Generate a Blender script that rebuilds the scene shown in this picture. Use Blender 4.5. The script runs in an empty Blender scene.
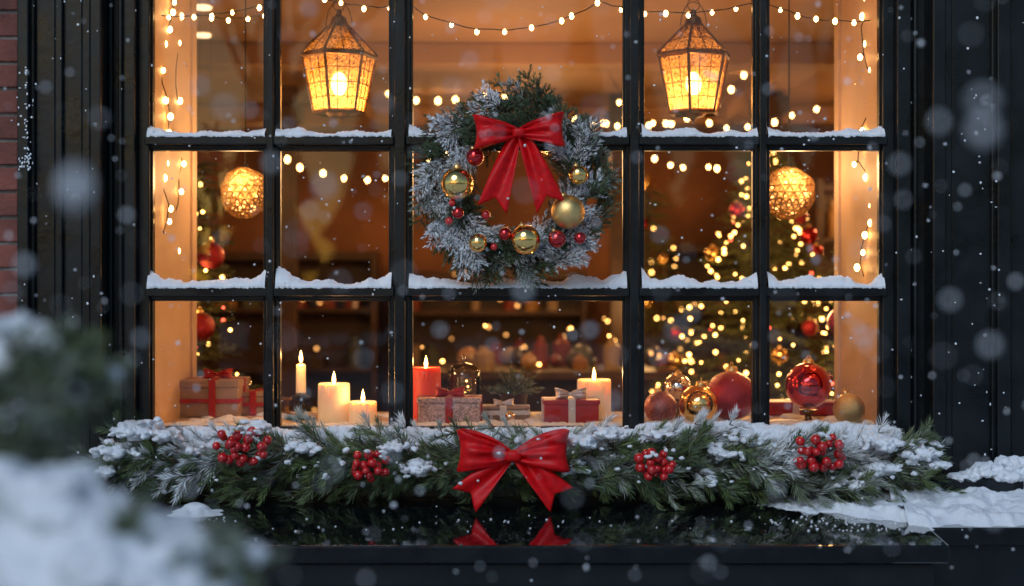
import bpy, math, random
import numpy as np
from mathutils import Vector, Matrix, noise as mnoise
random.seed(7); rng=np.random.default_rng(7)
R=random.uniform
scene=bpy.context.scene
F=1422.0; D=4.27
def X(px,y): return (px-512)*(D+y)/F
def Z(py,y): return (293-py)*(D+y)/F
def S(px,y): return px*(D+y)/F

# ------------------------------------------------------------------ materials
MATS={}
def mat(name,base,rough=.5,metal=0,var=.0,nscale=20,bump=0,bscale=80,spec=.5,emit=None,estr=0,coat=0,sss=0,sssr=.01,trans=0,rvar=0,sheen=0,alpha=1,nosample=False,detail=4,ior=1.5,bdist=.004):
    m=bpy.data.materials.new(name); m.use_nodes=True; nt=m.node_tree; N=nt.nodes; L=nt.links
    b=N['Principled BSDF']; c=(*base,1)
    b.inputs['Base Color'].default_value=c; b.inputs['Roughness'].default_value=rough
    b.inputs['Metallic'].default_value=metal; b.inputs['Specular IOR Level'].default_value=spec; b.inputs['IOR'].default_value=ior
    b.inputs['Coat Weight'].default_value=coat; b.inputs['Coat Roughness'].default_value=.05
    b.inputs['Transmission Weight'].default_value=trans; b.inputs['Sheen Weight'].default_value=sheen
    b.inputs['Alpha'].default_value=alpha
    if sss:
        b.inputs['Subsurface Weight'].default_value=sss; b.inputs['Subsurface Scale'].default_value=sssr
        b.inputs['Subsurface Radius'].default_value=(1,.6,.35)
    if emit: b.inputs['Emission Color'].default_value=(*emit,1); b.inputs['Emission Strength'].default_value=estr
    tc=N.new('ShaderNodeTexCoord')
    if var or rvar:
        n=N.new('ShaderNodeTexNoise'); n.inputs['Scale'].default_value=nscale; n.inputs['Detail'].default_value=detail
        L.new(tc.outputs['Object'],n.inputs['Vector'])
        if var:
            r=N.new('ShaderNodeValToRGB'); r.color_ramp.elements[0].position=.3; r.color_ramp.elements[1].position=.7
            r.color_ramp.elements[0].color=tuple(max(0,x*(1-var)) for x in base)+(1,)
            r.color_ramp.elements[1].color=tuple(min(1,x*(1+var)) for x in base)+(1,)
            L.new(n.outputs['Fac'],r.inputs[0]); L.new(r.outputs[0],b.inputs['Base Color'])
        if rvar:
            mr=N.new('ShaderNodeMapRange'); mr.inputs[1].default_value=.3; mr.inputs[2].default_value=.7
            mr.inputs[3].default_value=max(0,rough-rvar); mr.inputs[4].default_value=min(1,rough+rvar)
            L.new(n.outputs['Fac'],mr.inputs[0]); L.new(mr.outputs[0],b.inputs['Roughness'])
    if bump:
        n2=N.new('ShaderNodeTexNoise'); n2.inputs['Scale'].default_value=bscale; n2.inputs['Detail'].default_value=3
        L.new(tc.outputs['Object'],n2.inputs['Vector'])
        bp=N.new('ShaderNodeBump'); bp.inputs['Strength'].default_value=bump; bp.inputs['Distance'].default_value=bdist
        L.new(n2.outputs['Fac'],bp.inputs['Height']); L.new(bp.outputs[0],b.inputs['Normal'])
        if coat: L.new(bp.outputs[0],b.inputs['Coat Normal'])
    if nosample: m.cycles.emission_sampling='NONE'
    MATS[name]=m; return m

PAINT=mat('black_paint',(.0042,.0068,.009),.34,var=.35,nscale=9,bump=.25,bscale=45,rvar=.12,spec=.32)
WET=mat('wet_black_stone',(.005,.006,.008),.03,var=.3,nscale=10,bump=.22,bscale=8,bdist=.006,rvar=.025,spec=.8,coat=1,ior=1.9)
HONED=mat('honed_black_stone',(.004,.006,.008),.35,var=.4,nscale=20,bump=.3,bscale=60,spec=.25,rvar=.1)
SNOW=mat('snow',(.85,.88,.93),.65,var=.05,nscale=30,bump=.9,bscale=300,spec=.3)
COTTON=mat('decorative_snow',(.82,.80,.78),.8,bump=.8,bscale=300)
BRICK=mat('brick',(.17,.052,.038),.85,var=.5,nscale=7,bump=.8,bscale=90)
MORTAR=mat('mortar',(.20,.175,.165),.95,var=.3,nscale=30,bump=.6,bscale=150)
REVEAL=mat('cream_paint',(.55,.37,.245),.55,var=.12,nscale=5,bump=.15)
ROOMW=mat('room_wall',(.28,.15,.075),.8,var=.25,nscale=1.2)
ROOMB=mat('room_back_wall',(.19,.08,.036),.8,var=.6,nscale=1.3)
CEIL=mat('ceiling_paint',(.36,.20,.10),.7,var=.3,nscale=1.0)
WOODD=mat('dark_wood',(.06,.028,.013),.45,var=.4,nscale=8)
WOODF=mat('floor_wood',(.14,.07,.035),.4,var=.4,nscale=6)
SILLP=mat('sill_paint',(.55,.42,.33),.4,var=.1,nscale=12)
RED=mat('red_velvet_ribbon',(.60,.003,.006),.40,var=.2,nscale=60,bump=.15,bscale=420,spec=.25)
REDS=mat('red_satin_ribbon',(.34,.006,.008),.35,var=.15,nscale=50,bump=.2,bscale=300)
SILR=mat('silver_ribbon',(.70,.62,.58),.35,metal=.6,bump=.3,bscale=200)
GOLD=mat('gold_mirror',(.98,.64,.22),.16,metal=1,bump=.03,bscale=40)
GOLDM=mat('gold_satin',(.88,.58,.22),.36,metal=1,bump=.25,bscale=500)
GOLDG=mat('gold_glitter',(.78,.50,.22),.35,metal=.9,var=.5,nscale=500,bump=.5,bscale=700)
SILV=mat('silver_mirror',(.80,.72,.64),.14,metal=1)
REDB=mat('red_mirror',(.58,.004,.008),.10,metal=.85,coat=1,spec=.6)
REDG=mat('red_glitter',(.36,.004,.010),.26,metal=.75,var=.7,nscale=420,bump=.5,bscale=500,coat=.6)
REDF=mat('red_frosted',(.34,.10,.09),.35,metal=.6,var=.6,nscale=220,bump=.4,bscale=400,coat=.3)
BERRY=mat('red_berry',(.52,.005,.008),.22,var=.25,nscale=25,coat=.6)
KRAFT=mat('kraft_paper',(.32,.20,.13),.7,var=.12,nscale=15,bump=.3)
REDP=mat('red_wrapping_paper',(.34,.010,.014),.4,var=.15,nscale=20,bump=.2)
SILP=mat('silver_glitter_paper',(.46,.33,.33),.4,metal=.3,var=.6,nscale=180,bump=.6,bscale=400)
BRASS=mat('aged_brass',(.17,.085,.034),.38,metal=.9,var=.3,nscale=40,bump=.2)
IRON=mat('black_iron',(.015,.013,.012),.45,metal=.6)
WAX=mat('ivory_wax',(.86,.70,.50),.45,sss=1,sssr=.03,emit=(1,.5,.18),estr=.14)  # slight emission stands in for candlelight glowing through the wax
WAXR=mat('red_wax',(.62,.05,.03),.45,sss=1,sssr=.02,emit=(1,.10,.04),estr=.14)  # same even emission in red, imitating the flame's glow in the wax
FLAME=mat('flame',(1,.6,.2),.5,emit=(1,.55,.18),estr=9,nosample=True)
BULB=mat('warm_bulb',(1,.7,.3),.5,emit=(1,.54,.18),estr=22,nosample=True)
BULBT=mat('tree_bulb',(1,.7,.3),.5,emit=(1,.50,.12),estr=13,nosample=True)
BULBR=mat('red_bulb',(1,.1,.1),.5,emit=(1,.10,.05),estr=6,nosample=True)
BULBD=mat('dim_bulb',(1,.7,.3),.5,emit=(1,.45,.12),estr=3,nosample=True)
LAMPB=mat('lantern_bulb',(1,.8,.5),.5,emit=(1,.62,.24),estr=20,nosample=True)
DISC=mat('downlight',(1,.8,.5),.5,emit=(1,.7,.38),estr=2,nosample=True)
WIRE=mat('dark_wire',(.03,.02,.012),.6)
BARK=mat('bark',(.07,.045,.03),.9,var=.4,nscale=40,bump=.8,bscale=100)
STREET=mat('snowy_ground',(.62,.66,.72),.7,var=.15,nscale=1.5,bump=.6,bscale=12)
FAR=mat('distant_foliage',(.02,.03,.028),.9,var=.4,nscale=3)
CORK=mat('pine_cone_brown',(.13,.07,.035),.7,var=.4,nscale=50)

def needle_mat(name,g,w=(.90,.93,.98)):
    m=bpy.data.materials.new(name); m.use_nodes=True; N=m.node_tree.nodes; L=m.node_tree.links
    b=N['Principled BSDF']; b.inputs['Roughness'].default_value=.5; b.inputs['Specular IOR Level'].default_value=.3
    a=N.new('ShaderNodeAttribute'); a.attribute_name='frost'
    v=N.new('ShaderNodeAttribute'); v.attribute_name='tint'
    mx=N.new('ShaderNodeMix'); mx.data_type='RGBA'
    mx.inputs[6].default_value=(g[0]*.45,g[1]*.5,g[2]*.6,1); mx.inputs[7].default_value=(g[0]*1.9,g[1]*1.6,g[2]*1.15,1)
    L.new(v.outputs['Fac'],mx.inputs[0])
    m2=N.new('ShaderNodeMix'); m2.data_type='RGBA'; m2.inputs[7].default_value=(*w,1)
    L.new(a.outputs['Fac'],m2.inputs[0]); L.new(mx.outputs[2],m2.inputs[6]); L.new(m2.outputs[2],b.inputs['Base Color'])
    return m
NEED=needle_mat('pine_needles',(.080,.130,.054))
NEEDW=needle_mat('fir_needles',(.048,.094,.046))
NEEDT=needle_mat('tree_needles',(.085,.12,.035))

def glass_mat(name,tint=(1,1,1),refl=1.0,frost=True):
    m=bpy.data.materials.new(name); m.use_nodes=True; N=m.node_tree.nodes; L=m.node_tree.links
    for n in list(N): N.remove(n)
    o=N.new('ShaderNodeOutputMaterial'); t=N.new('ShaderNodeBsdfTransparent'); t.inputs[0].default_value=(*tint,1)
    g=N.new('ShaderNodeBsdfGlossy'); g.inputs['Roughness'].default_value=.01
    fr=N.new('ShaderNodeFresnel'); fr.inputs[0].default_value=1.45
    mu=N.new('ShaderNodeMath'); mu.operation='MULTIPLY'; mu.inputs[1].default_value=refl; L.new(fr.outputs[0],mu.inputs[0])
    x=N.new('ShaderNodeMixShader'); L.new(mu.outputs[0],x.inputs[0]); L.new(t.outputs[0],x.inputs[1]); L.new(g.outputs[0],x.inputs[2])
    out=x
    if frost:
        tc=N.new('ShaderNodeTexCoord'); vo=N.new('ShaderNodeTexVoronoi'); vo.inputs['Scale'].default_value=42
        L.new(tc.outputs['Object'],vo.inputs['Vector'])
        se=N.new('ShaderNodeSeparateColor'); L.new(vo.outputs['Color'],se.inputs[0])
        th=N.new('ShaderNodeMapRange'); th.inputs[1].default_value=.62; th.inputs[2].default_value=1; th.inputs[3].default_value=0; th.inputs[4].default_value=.13
        L.new(se.outputs[0],th.inputs[0])
        lt=N.new('ShaderNodeMath'); lt.operation='LESS_THAN'; L.new(vo.outputs['Distance'],lt.inputs[0]); L.new(th.outputs[0],lt.inputs[1])
        sc=N.new('ShaderNodeMath'); sc.operation='MULTIPLY'; sc.inputs[1].default_value=.35; L.new(lt.outputs[0],sc.inputs[0])
        d=N.new('ShaderNodeBsdfDiffuse'); d.inputs[0].default_value=(.8,.85,.9,1)
        y=N.new('ShaderNodeMixShader'); L.new(sc.outputs[0],y.inputs[0]); L.new(x.outputs[0],y.inputs[1]); L.new(d.outputs[0],y.inputs[2]); out=y
    L.new(out.outputs[0],o.inputs[0]); return m
GLASS=glass_mat('window_glass')
CLOCHE=glass_mat('clear_glass',(.97,.96,.93),2.2,False)

def amber_mat(name,k=1.0):
    m=bpy.data.materials.new(name); m.use_nodes=True; N=m.node_tree.nodes; L=m.node_tree.links
    for n in list(N): N.remove(n)
    o=N.new('ShaderNodeOutputMaterial'); t=N.new('ShaderNodeBsdfTransparent'); t.inputs[0].default_value=(1*k,.74*k,.42*k,1)
    tr=N.new('ShaderNodeBsdfTranslucent'); tr.inputs[0].default_value=(.86*k,.43*k,.12*k,1)
    gl=N.new('ShaderNodeBsdfGlossy'); gl.inputs['Roughness'].default_value=.1
    tc=N.new('ShaderNodeTexCoord'); n=N.new('ShaderNodeTexNoise'); n.inputs['Scale'].default_value=110; L.new(tc.outputs['Object'],n.inputs['Vector'])
    bp=N.new('ShaderNodeBump'); bp.inputs['Strength'].default_value=.9; bp.inputs['Distance'].default_value=.006; L.new(n.outputs[0],bp.inputs['Height']); L.new(bp.outputs[0],gl.inputs['Normal']); L.new(bp.outputs[0],tr.inputs['Normal'])
    mr=N.new('ShaderNodeMapRange'); mr.inputs[1].default_value=.35; mr.inputs[2].default_value=.65; mr.inputs[3].default_value=.22; mr.inputs[4].default_value=.66; L.new(n.outputs[0],mr.inputs[0])
    a=N.new('ShaderNodeMixShader'); L.new(mr.outputs[0],a.inputs[0]); L.new(t.outputs[0],a.inputs[1]); L.new(tr.outputs[0],a.inputs[2])
    b=N.new('ShaderNodeMixShader'); b.inputs[0].default_value=.06; L.new(a.outputs[0],b.inputs[1]); L.new(gl.outputs[0],b.inputs[2])
    L.new(b.outputs[0],o.inputs[0]); return m
AMBER=amber_mat('amber_seeded_glass'); AMBERD=amber_mat('smoked_amber_glass',.5)

# ------------------------------------------------------------------ builders
def link(o,parent=None):
    scene.collection.objects.link(o)
    if parent: o.parent=parent
    return o
def empty(name,loc=(0,0,0)):
    e=bpy.data.objects.new(name,None); e.empty_display_size=.1; e.location=loc; scene.collection.objects.link(e); return e
def sph_t(n=20,m=14):
    v=[(0,0,1)];f=[]
    for i in range(1,m):
        a=math.pi*i/m
        for j in range(n):
            b=2*math.pi*j/n; v.append((math.sin(a)*math.cos(b),math.sin(a)*math.sin(b),math.cos(a)))
    v.append((0,0,-1))
    for j in range(n): f.append((0,1+j,1+(j+1)%n))
    for i in range(m-2):
        for j in range(n):
            a=1+i*n+j;b=1+i*n+(j+1)%n; f.append((a,a+n,b+n,b))
    l=len(v)-1
    for j in range(n): f.append((l,1+(m-2)*n+(j+1)%n,1+(m-2)*n+j))
    return np.array(v),f
SPH={'hi':sph_t(40,28),'mid':sph_t(18,12),'lo':sph_t(8,6)}
class MB:
    def __init__(s): s.v=[];s.f=[];s.m=[]
    def add(s,v,f,mi=0):
        o=len(s.v); s.v.extend([tuple(map(float,a)) for a in v]); s.f.extend([tuple(i+o for i in q) for q in f]); s.m.extend([mi]*len(f))
    def box(s,x0,x1,y0,y1,z0,z1,mi=0,M=None):
        v=[(x,y,z) for x in(x0,x1) for y in(y0,y1) for z in(z0,z1)]
        if M: v=[M@Vector(a) for a in v]
        s.add(v,[(0,1,3,2),(4,6,7,5),(0,4,5,1),(2,3,7,6),(0,2,6,4),(1,5,7,3)],mi)
    def sph(s,c,r,mi=0,q='mid'):
        t,f=SPH[q]; r=np.array(r if hasattr(r,'__len__') else (r,r,r)); s.add(t*r+np.array(c),f,mi)
    def cyl(s,p0,p1,r0,r1=None,n=10,mi=0,cap=True):
        r1=r0 if r1 is None else r1; p0=Vector(p0);p1=Vector(p1); d=(p1-p0).normalized()
        u=d.orthogonal().normalized(); w=d.cross(u); v=[]
        for p,r in((p0,r0),(p1,r1)):
            for i in range(n):
                a=2*math.pi*i/n; v.append(p+u*math.cos(a)*r+w*math.sin(a)*r)
        f=[(i,(i+1)%n,n+(i+1)%n,n+i) for i in range(n)]
        if cap: f+= [tuple(range(n))[::-1],tuple(range(n,2*n))]
        s.add(v,f,mi)
    def tube(s,pts,r,n=5,mi=0):
        for a,b in zip(pts[:-1],pts[1:]): s.cyl(a,b,r,r,n,mi)
    def lathe(s,prof,c,n=24,mi=0):
        v=[];f=[]
        for r,z in prof:
            for i in range(n):
                a=2*math.pi*i/n; v.append((c[0]+r*math.cos(a),c[1]+r*math.sin(a),c[2]+z))
        for k in range(len(prof)-1):
            for i in range(n):
                j=(i+1)%n; f.append((k*n+i,k*n+j,(k+1)*n+j,(k+1)*n+i))
        s.add(v,f,mi)
    def obj(s,name,mats,parent=None,smooth=False,bevel=0,seg=2,loc=None):
        me=bpy.data.meshes.new(name); me.from_pydata(s.v,[],s.f)
        for m in mats: me.materials.append(m)
        me.polygons.foreach_set('material_index',s.m)
        if smooth: me.polygons.foreach_set('use_smooth',[True]*len(s.f))
        me.validate(); me.update()
        o=bpy.data.objects.new(name,me); link(o,parent)
        if bevel:
            b=o.modifiers.new('bevel','BEVEL'); b.width=bevel; b.segments=seg; b.limit_method='ANGLE'
        if loc: o.location=loc
        return o

def snow(name,blobs,voxel=.005,parent=None,disp=.006,nsz=.03,m=None):
    b=MB()
    for c,r in blobs: b.sph(c,r,0,'mid')
    o=b.obj(name,[m or SNOW],parent,smooth=True)
    rm=o.modifiers.new('remesh','REMESH'); rm.mode='VOXEL'; rm.voxel_size=voxel; rm.use_smooth_shade=True
    for k,(st,sz) in enumerate(((disp,nsz),(disp*.5,nsz*.35))):
        t=bpy.data.textures.new(name+'_n%d'%k,'CLOUDS'); t.noise_scale=sz; t.noise_depth=2
        dm=o.modifiers.new('lumps','DISPLACE'); dm.texture=t; dm.strength=st*2; dm.mid_level=.5; dm.texture_coords='LOCAL'
    return o
LZ=-.60
def LF(y): return LZ-.10*max(0,-.28-y)     # ledge tipped forward so the stone mirrors more of the bow
def snowfield(name,x0,x1,y0,y1,hf,step,parent):
    nx=int((x1-x0)/step)+1; ny=int((y1-y0)/step)+1; v=[];f=[]
    for i in range(nx):
        for j in range(ny):
            x=x0+(x1-x0)*i/(nx-1); y=y0+(y1-y0)*j/(ny-1)
            v.append((x,y,LF(y)-.006+hf(x,y)))
    for i in range(nx-1):
        for j in range(ny-1):
            a=i*ny+j; q=(a,a+ny,a+ny+1,a+1)
            if max(v[k][2]-LF(v[k][1]) for k in q)>-.0035: f.append(q)
    b=MB(); b.add(v,f); return b.obj(name,[SNOW],parent,smooth=True)
def fbm(x,y,s,o=3):
    r=0;a=1
    for k in range(int(o)): r+=a*mnoise.noise(Vector((x*s,y*s,k*7.3))); s*=2.1; a*=.5
    return r

def foliage(name,sprigs,nn,nl,nw,m,parent=None,alpha=(28,62),droop=.12):
    V=[];Fc=[];FR=[];TI=[];MI=[];base=0
    for (p,d,L,fr) in sprigs:
        p=np.array(p,float); d=np.array(d,float); d/=np.linalg.norm(d)
        u=np.cross(d,[.1,.2,1.0]); u/=np.linalg.norm(u); w=np.cross(d,u)
        n=max(8,int(nn*(.5+.5*L/.1)) if L<.1 else nn)
        t=np.clip(np.linspace(.03,1,n)+rng.normal(0,.02,n),0,1); ph=rng.uniform(0,2*np.pi,n)
        al=np.radians(rng.uniform(alpha[0],alpha[1],n))*(1-.55*t**3)
        nd=np.cos(al)[:,None]*d+np.sin(al)[:,None]*(np.cos(ph)[:,None]*u+np.sin(ph)[:,None]*w)
        ln=nl*(1-.3*t)*rng.uniform(.7,1.15,n)
        b=p+d*(t*L)[:,None]; b[:,2]-=droop*L*t*t
        sd=np.cross(nd,rng.normal(0,1,(n,3))); sd/=np.linalg.norm(sd,axis=1)[:,None]
        tip=b+nd*ln[:,None]; mid=b+nd*(ln*.45)[:,None]
        vv=np.stack([b,mid+sd*nw,tip,mid-sd*nw],1).reshape(-1,3)
        V.append(vv); idx=base+np.arange(n*4).reshape(-1,4); Fc.append(idx); MI+= [0]*n
        k=np.array([.45,.85,1,.85]); up=np.clip(.75+.6*nd[:,2],0,1.2)
        f=np.clip(fr*(k[None,:]*(.6+.45*up)[:,None])*rng.uniform(.6,1.3,n)[:,None],0,1)
        FR.append(f.reshape(-1)); tt=np.clip(rng.uniform(0,1)*.7+rng.uniform(0,.3,n),0,1); TI.append(np.repeat(tt,4)); base+=n*4
        e=p+d*L; e[2]-=droop*L; r0,r1=.0022,.0008
        sv=[]
        for q,r in((p,r0),(e,r1)):
            for a in (0,2.1,4.2): sv.append(q+r*(math.cos(a)*u+math.sin(a)*w))
        V.append(np.array(sv)); Fc.append(np.array([[base,base+1,base+4,base+3],[base+1,base+2,base+5,base+4],[base+2,base,base+3,base+5]])); MI+=[1]*3
        FR.append(np.zeros(6)+fr*.5); TI.append(np.zeros(6)); base+=6
    V=np.concatenate(V);Fc=np.concatenate(Fc);FR=np.concatenate(FR);TI=np.concatenate(TI)
    me=bpy.data.meshes.new(name); me.vertices.add(len(V)); me.vertices.foreach_set('co',V.ravel())
    me.loops.add(Fc.size); me.loops.foreach_set('vertex_index',Fc.ravel().astype(np.int32))
    me.polygons.add(len(Fc)); me.polygons.foreach_set('loop_start',np.arange(0,Fc.size,4,dtype=np.int32))
    me.materials.append(m); me.materials.append(BARK); me.polygons.foreach_set('material_index',np.array(MI,dtype=np.int32))
    me.update(calc_edges=True)
    a=me.attributes.new('frost','FLOAT','POINT'); a.data.foreach_set('value',FR.astype(np.float32))
    a=me.attributes.new('tint','FLOAT','POINT'); a.data.foreach_set('value',TI.astype(np.float32))
    o=bpy.data.objects.new(name,me); return link(o,parent)

def spray(p,d,L,fr,k=3,spread=38):
    p=np.array(p,float); d=np.array(d,float); d/=np.linalg.norm(d)
    n=np.array([R(-.6,.6),-1,R(-.2,.9)]); s=np.cross(d,n); s/=np.linalg.norm(s)
    out=[(p,d,L,fr)]
    for i in range(k):
        t=.15+.6*i/max(1,k-1)
        for sg in(-1,1):
            a=math.radians(spread+R(-8,8)); dd=d*math.cos(a)+s*sg*math.sin(a)+rng.normal(0,.08,3)
            out.append((p+d*L*t,dd,L*(.62-.35*t)*R(.8,1.15),fr*R(.7,1.2)))
    return out

def bow(name,L,H,T,w2,spl,m,loc,parent=None,rot=(0,0,0),depth=.35,tails=True,notch=.16,lift=.12):
    mb=MB()
    nu,nv=40,16
    for s in(-1,1):
        v=[];f=[]
        ph=R(0,3)
        for i in range(nu+1):
            u=i/nu; x=((1-math.cos(2*math.pi*u))/2)**.8; sn=math.sin(2*math.pi*u)
            for j in range(nv+1):
                q=-1+2*j/nv
                w=H*(.17+.83*(x**.75))
                if x>.9: w*=1-.06*((x-.9)/.1)**2
                z=q*w+ lift*H*x + (.30*H*x*(1-x)*2 if u>.5 else 0)
                xx=x*L*(1-.07*(1-q*q)*x)*(1 if u<.5 else .97)
                y=-depth*L*sn*(x**.5)-.02*L
                y+= .065*L*math.cos(q*8.5+ph+x*1.5)*(1-x)**.6*(1 if x>.02 else 0)+ .028*L*math.sin(q*4+x*5+ph)
                v.append((s*xx,y,z))
        for i in range(nu):
            for j in range(nv):
                a=i*(nv+1)+j; f.append((a,a+1,a+nv+2,a+nv+1))
        mb.add(v,f)
        if tails:
            v=[];f=[]
            for i in range(21):
                u=i/20
                for j in range(nv+1):
                    q=-1+2*j/nv; ue=u*(1-notch*(1-abs(q)))
                    w=w2*(.22+.78*ue**.6)
                    cx=s*(.04*L+spl*(ue**.9)); cz=-T*ue
                    dx,dz=s*spl,-T; l=math.hypot(dx,dz); nx,nz=-dz/l,dx/l
                    y=.01*L-.22*L*math.sin(ue*2.2)*.5+ .07*L*math.sin(q*3.6+s+ue*3)*(1-.4*ue)
                    v.append((cx+nx*q*w,y,cz+nz*q*w))
            for i in range(20):
                for j in range(nv):
                    a=i*(nv+1)+j; f.append((a,a+1,a+nv+2,a+nv+1))
            mb.add(v,f)
    t,fc=SPH['mid']; kk=[]
    for a in t:
        r=(abs(a[0])**3.2+abs(a[1])**3.2+abs(a[2])**3.2)**(-1/3.2)
        b=a*r; cr=1+.05*math.cos(b[0]*9)
        kk.append((b[0]*.15*L*(1+.15*b[2]**2),b[1]*.13*L*cr-.07*L,b[2]*.27*H))
    mb.add(kk,fc)
    o=mb.obj(name,[m],parent,smooth=True,loc=loc); o.rotation_euler=rot
    so=o.modifiers.new('thick','SOLIDIFY'); so.thickness=.0016
    return o

def ball(name,c,r,m,parent=None,cap=True,tilt=(0,0)):
    mb=MB(); mb.sph((0,0,0),r,0,'hi')
    if cap:
        mb.lathe([(0,r*1.17),(r*.2,r*1.17),(r*.24,r*1.12),(r*.24,r*.95)],(0,0,0),16,1)
        pts=[(r*.10*math.cos(a),0,r*1.25+r*.10*math.sin(a)) for a in np.linspace(0,2*math.pi,11)]
        mb.tube(pts,r*.022,5,1)
    o=mb.obj(name,[m,GOLDM],parent,smooth=True,loc=c); o.rotation_euler=(tilt[0],tilt[1],R(0,6)); return o

def point(name,loc,power,col=(1,.58,.25),r=.03,parent=None):
    l=bpy.data.lights.new(name,'POINT'); l.energy=power; l.color=col; l.shadow_soft_size=r
    o=bpy.data.objects.new(name,l); o.location=loc; return link(o,parent)

# ------------------------------------------------------------------ building
shop=empty('brick_storefront')
SZ=-.405
WX0,WX1=-1.08,1.104
WT=1.12
b=MB()
xs=[(-.738,-.699),(-.363,-.303),(.3375,.390),(.726,.765)]
zs=[(.432,.471),(-.018,.021)]
for (a,c) in xs:
    b.box(a,c,-.022,.022,SZ-.01,WT)
    e=(c-a)*.24; b.box(a+e,c-e,-.050,-.021,SZ-.012,WT-.002)
segs=[WX0]+[v for p in xs for v in p]+[WX1]
for (z0,z1) in zs:
    for i in range(0,len(segs),2):
        b.box(segs[i]-.001,segs[i+1]+.001,-.021,.021,z0,z1)
        b.box(segs[i]-.012,segs[i+1]+.012,-.046,-.020,z0+.009,z1-.004)
b.box(WX0-.002,WX1+.002,-.030,.024,SZ-.06,SZ)
b.box(WX0-.05,WX1+.05,-.09,-.028,LZ-.002,SZ-.03)
b.box(WX0-.03,WX1+.03,-.06,.03,WT,WT+.12)
b.box(WX0-.035,WX0,-.035,.024,LZ,WT+.1); b.box(WX0-.075,WX0-.034,-.07,.024,LZ-.001,WT+.101)
b.box(WX1,WX1+.035,-.035,.024,LZ,WT+.1); b.box(WX1+.034,WX1+.075,-.07,.024,LZ-.001,WT+.101)
b.obj('window_frame',[PAINT],shop,bevel=.003)
b=MB()
zz=[SZ,zs[1][0],zs[1][1],zs[0][0],zs[0][1],WT]
for i in range(0,len(segs),2):
    for k in range(0,6,2):
        x0,x1,z0,z1=segs[i],segs[i+1],zz[k],zz[k+1]
        for q in((x0-.001,x0+.006,z0,z1),(x1-.006,x1+.001,z0,z1),(x0+.006,x1-.006,z0-.001,z0+.006),(x0+.006,x1-.006,z1-.006,z1+.001)):
            b.box(q[0],q[1],-.016,.012,q[2],q[3])
b.obj('glazing_beads',[PAINT],shop,bevel=.002)
b=MB()
for i in range(0,len(segs),2):
    for k in range(0,6,2):
        x0,x1,z0,z1=segs[i],segs[i+1],zz[k],zz[k+1]; t=R(-.0012,.0012);t2=R(-.0012,.0012)
        b.add([(x0,t,z0),(x1,-t,z0),(x1,-t+t2,z1),(x0,t+t2,z1)],[(0,1,2,3)])
b.obj('window_glass',[GLASS],shop)
b=MB()
def vstrip(p0,p1,yf,yb=.05,z0=-1.5,z1=1.75,ref=None):
    yy=yf if ref is None else ref
    b.box(X(p0,yy),X(p1,yy),yf,yb,z0,z1)
vstrip(100,126,-.055,.045); vstrip(90,101,-.145,.05); vstrip(82,90.5,-.125,.05); vstrip(62,82.5,-.110,.048); vstrip(55,62.5,-.125,.05)
vstrip(34,55.5,-.110,.052); vstrip(28,34.5,-.125,.05); vstrip(17,28.5,-.145,.053)
vstrip(108,112,-.075,.045); vstrip(118,122,-.085,.045)
vstrip(907,934,-.055,.045); vstrip(914,918,-.085,.045); vstrip(933,946,-.145,.05); vstrip(945.5,952,-.125,.05); vstrip(951.5,992,-.11,.052); vstrip(991.5,998,-.125,.05); vstrip(997.5,1011,-.145,.053)
vstrip(1010.5,1060,-.10,.05); vstrip(1059,1075,-.145,.053)
b.obj('pilasters',[PAINT],shop,bevel=.004)
b=MB()
for (p0,p1) in((12,106),(930,1018)):
    b.box(X(p0,-.18),X(p1,-.18),-.20,.04,-1.5,Z(482,-.2)); b.box(X(p0-3,-.2),X(p1+3,-.2),-.225,.04,Z(482,-.2)+.0001-.045,Z(478,-.2))
b.box(-1.6,1.7,-.22,.06,1.76,2.15); b.box(-1.66,1.76,-.30,.06,2.151,2.25); b.box(-1.5,1.6,-.10,.06,WT+.121,1.759)
b.obj('plinths_and_fascia',[PAINT],shop,bevel=.006)
b=MB()
xl,xr_=X(18,-.125),X(1074,-.125)
for side in(-1,1):
    x_in = xl if side<0 else xr_
    for r in range(0,56):
        z=-1.5+r*.075; off=0 if r%2 else .112
        for k in range(0,14):
            a=k*.225-off; c=a+.215
            a=max(a,0)
            if c-a<.03: continue
            x0,x1=x_in+side*a,x_in+side*c
            if x0>x1:x0,x1=x1,x0
            b.box(x0,x1,-.125+R(-.003,.003),-.05,z,z+.065)
b.obj('bricks',[BRICK],shop,bevel=.004)
b=MB()
b.box(-4.6,xl,-.115,.05,-1.5,2.75); b.box(xr_,4.6,-.115,.05,-1.5,2.75); b.box(-4.6,4.6,-.08,.05,2.751,6.5)
b.obj('mortar_wall',[MORTAR],shop)
b=MB()
yF=-.673
xR=X(950,yF)
def slab(x0,x1,yf,dz=0):
    v=[]
    for x in(x0,x1):
        v+=[(x,-.09,LZ-.06),(x,yf,LF(yf)-.045-dz),(x,yf,LF(yf)-dz),(x,-.28,LZ-dz),(x,-.09,LZ-dz)]
    b.add(v,[(0,1,2,3,4),(9,8,7,6,5),(0,5,6,1),(2,7,8,3),(3,8,9,4),(4,9,5,0)]); b.add(v,[(1,6,7,2)],1)
slab(-1.85,xR,yF); slab(xR+.001,1.95,-.50,.001)
o=b.obj('stone_ledge',[WET,HONED],shop)
import bmesh
bm=bmesh.new(); bm.from_mesh(o.data); bmesh.ops.remove_doubles(bm,verts=bm.verts,dist=1e-5); bm.to_mesh(o.data); bm.free()
bv=o.modifiers.new('bevel','BEVEL'); bv.width=.005; bv.segments=3; bv.limit_method='ANGLE'
LB=LF(yF)-.05
b=MB()
b.box(-1.85,xR-.03,yF+.03,-.10,LB-.06,LB-.0002); b.box(-1.85,xR-.06,yF+.065,-.10,-1.5,LB-.0603)
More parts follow.
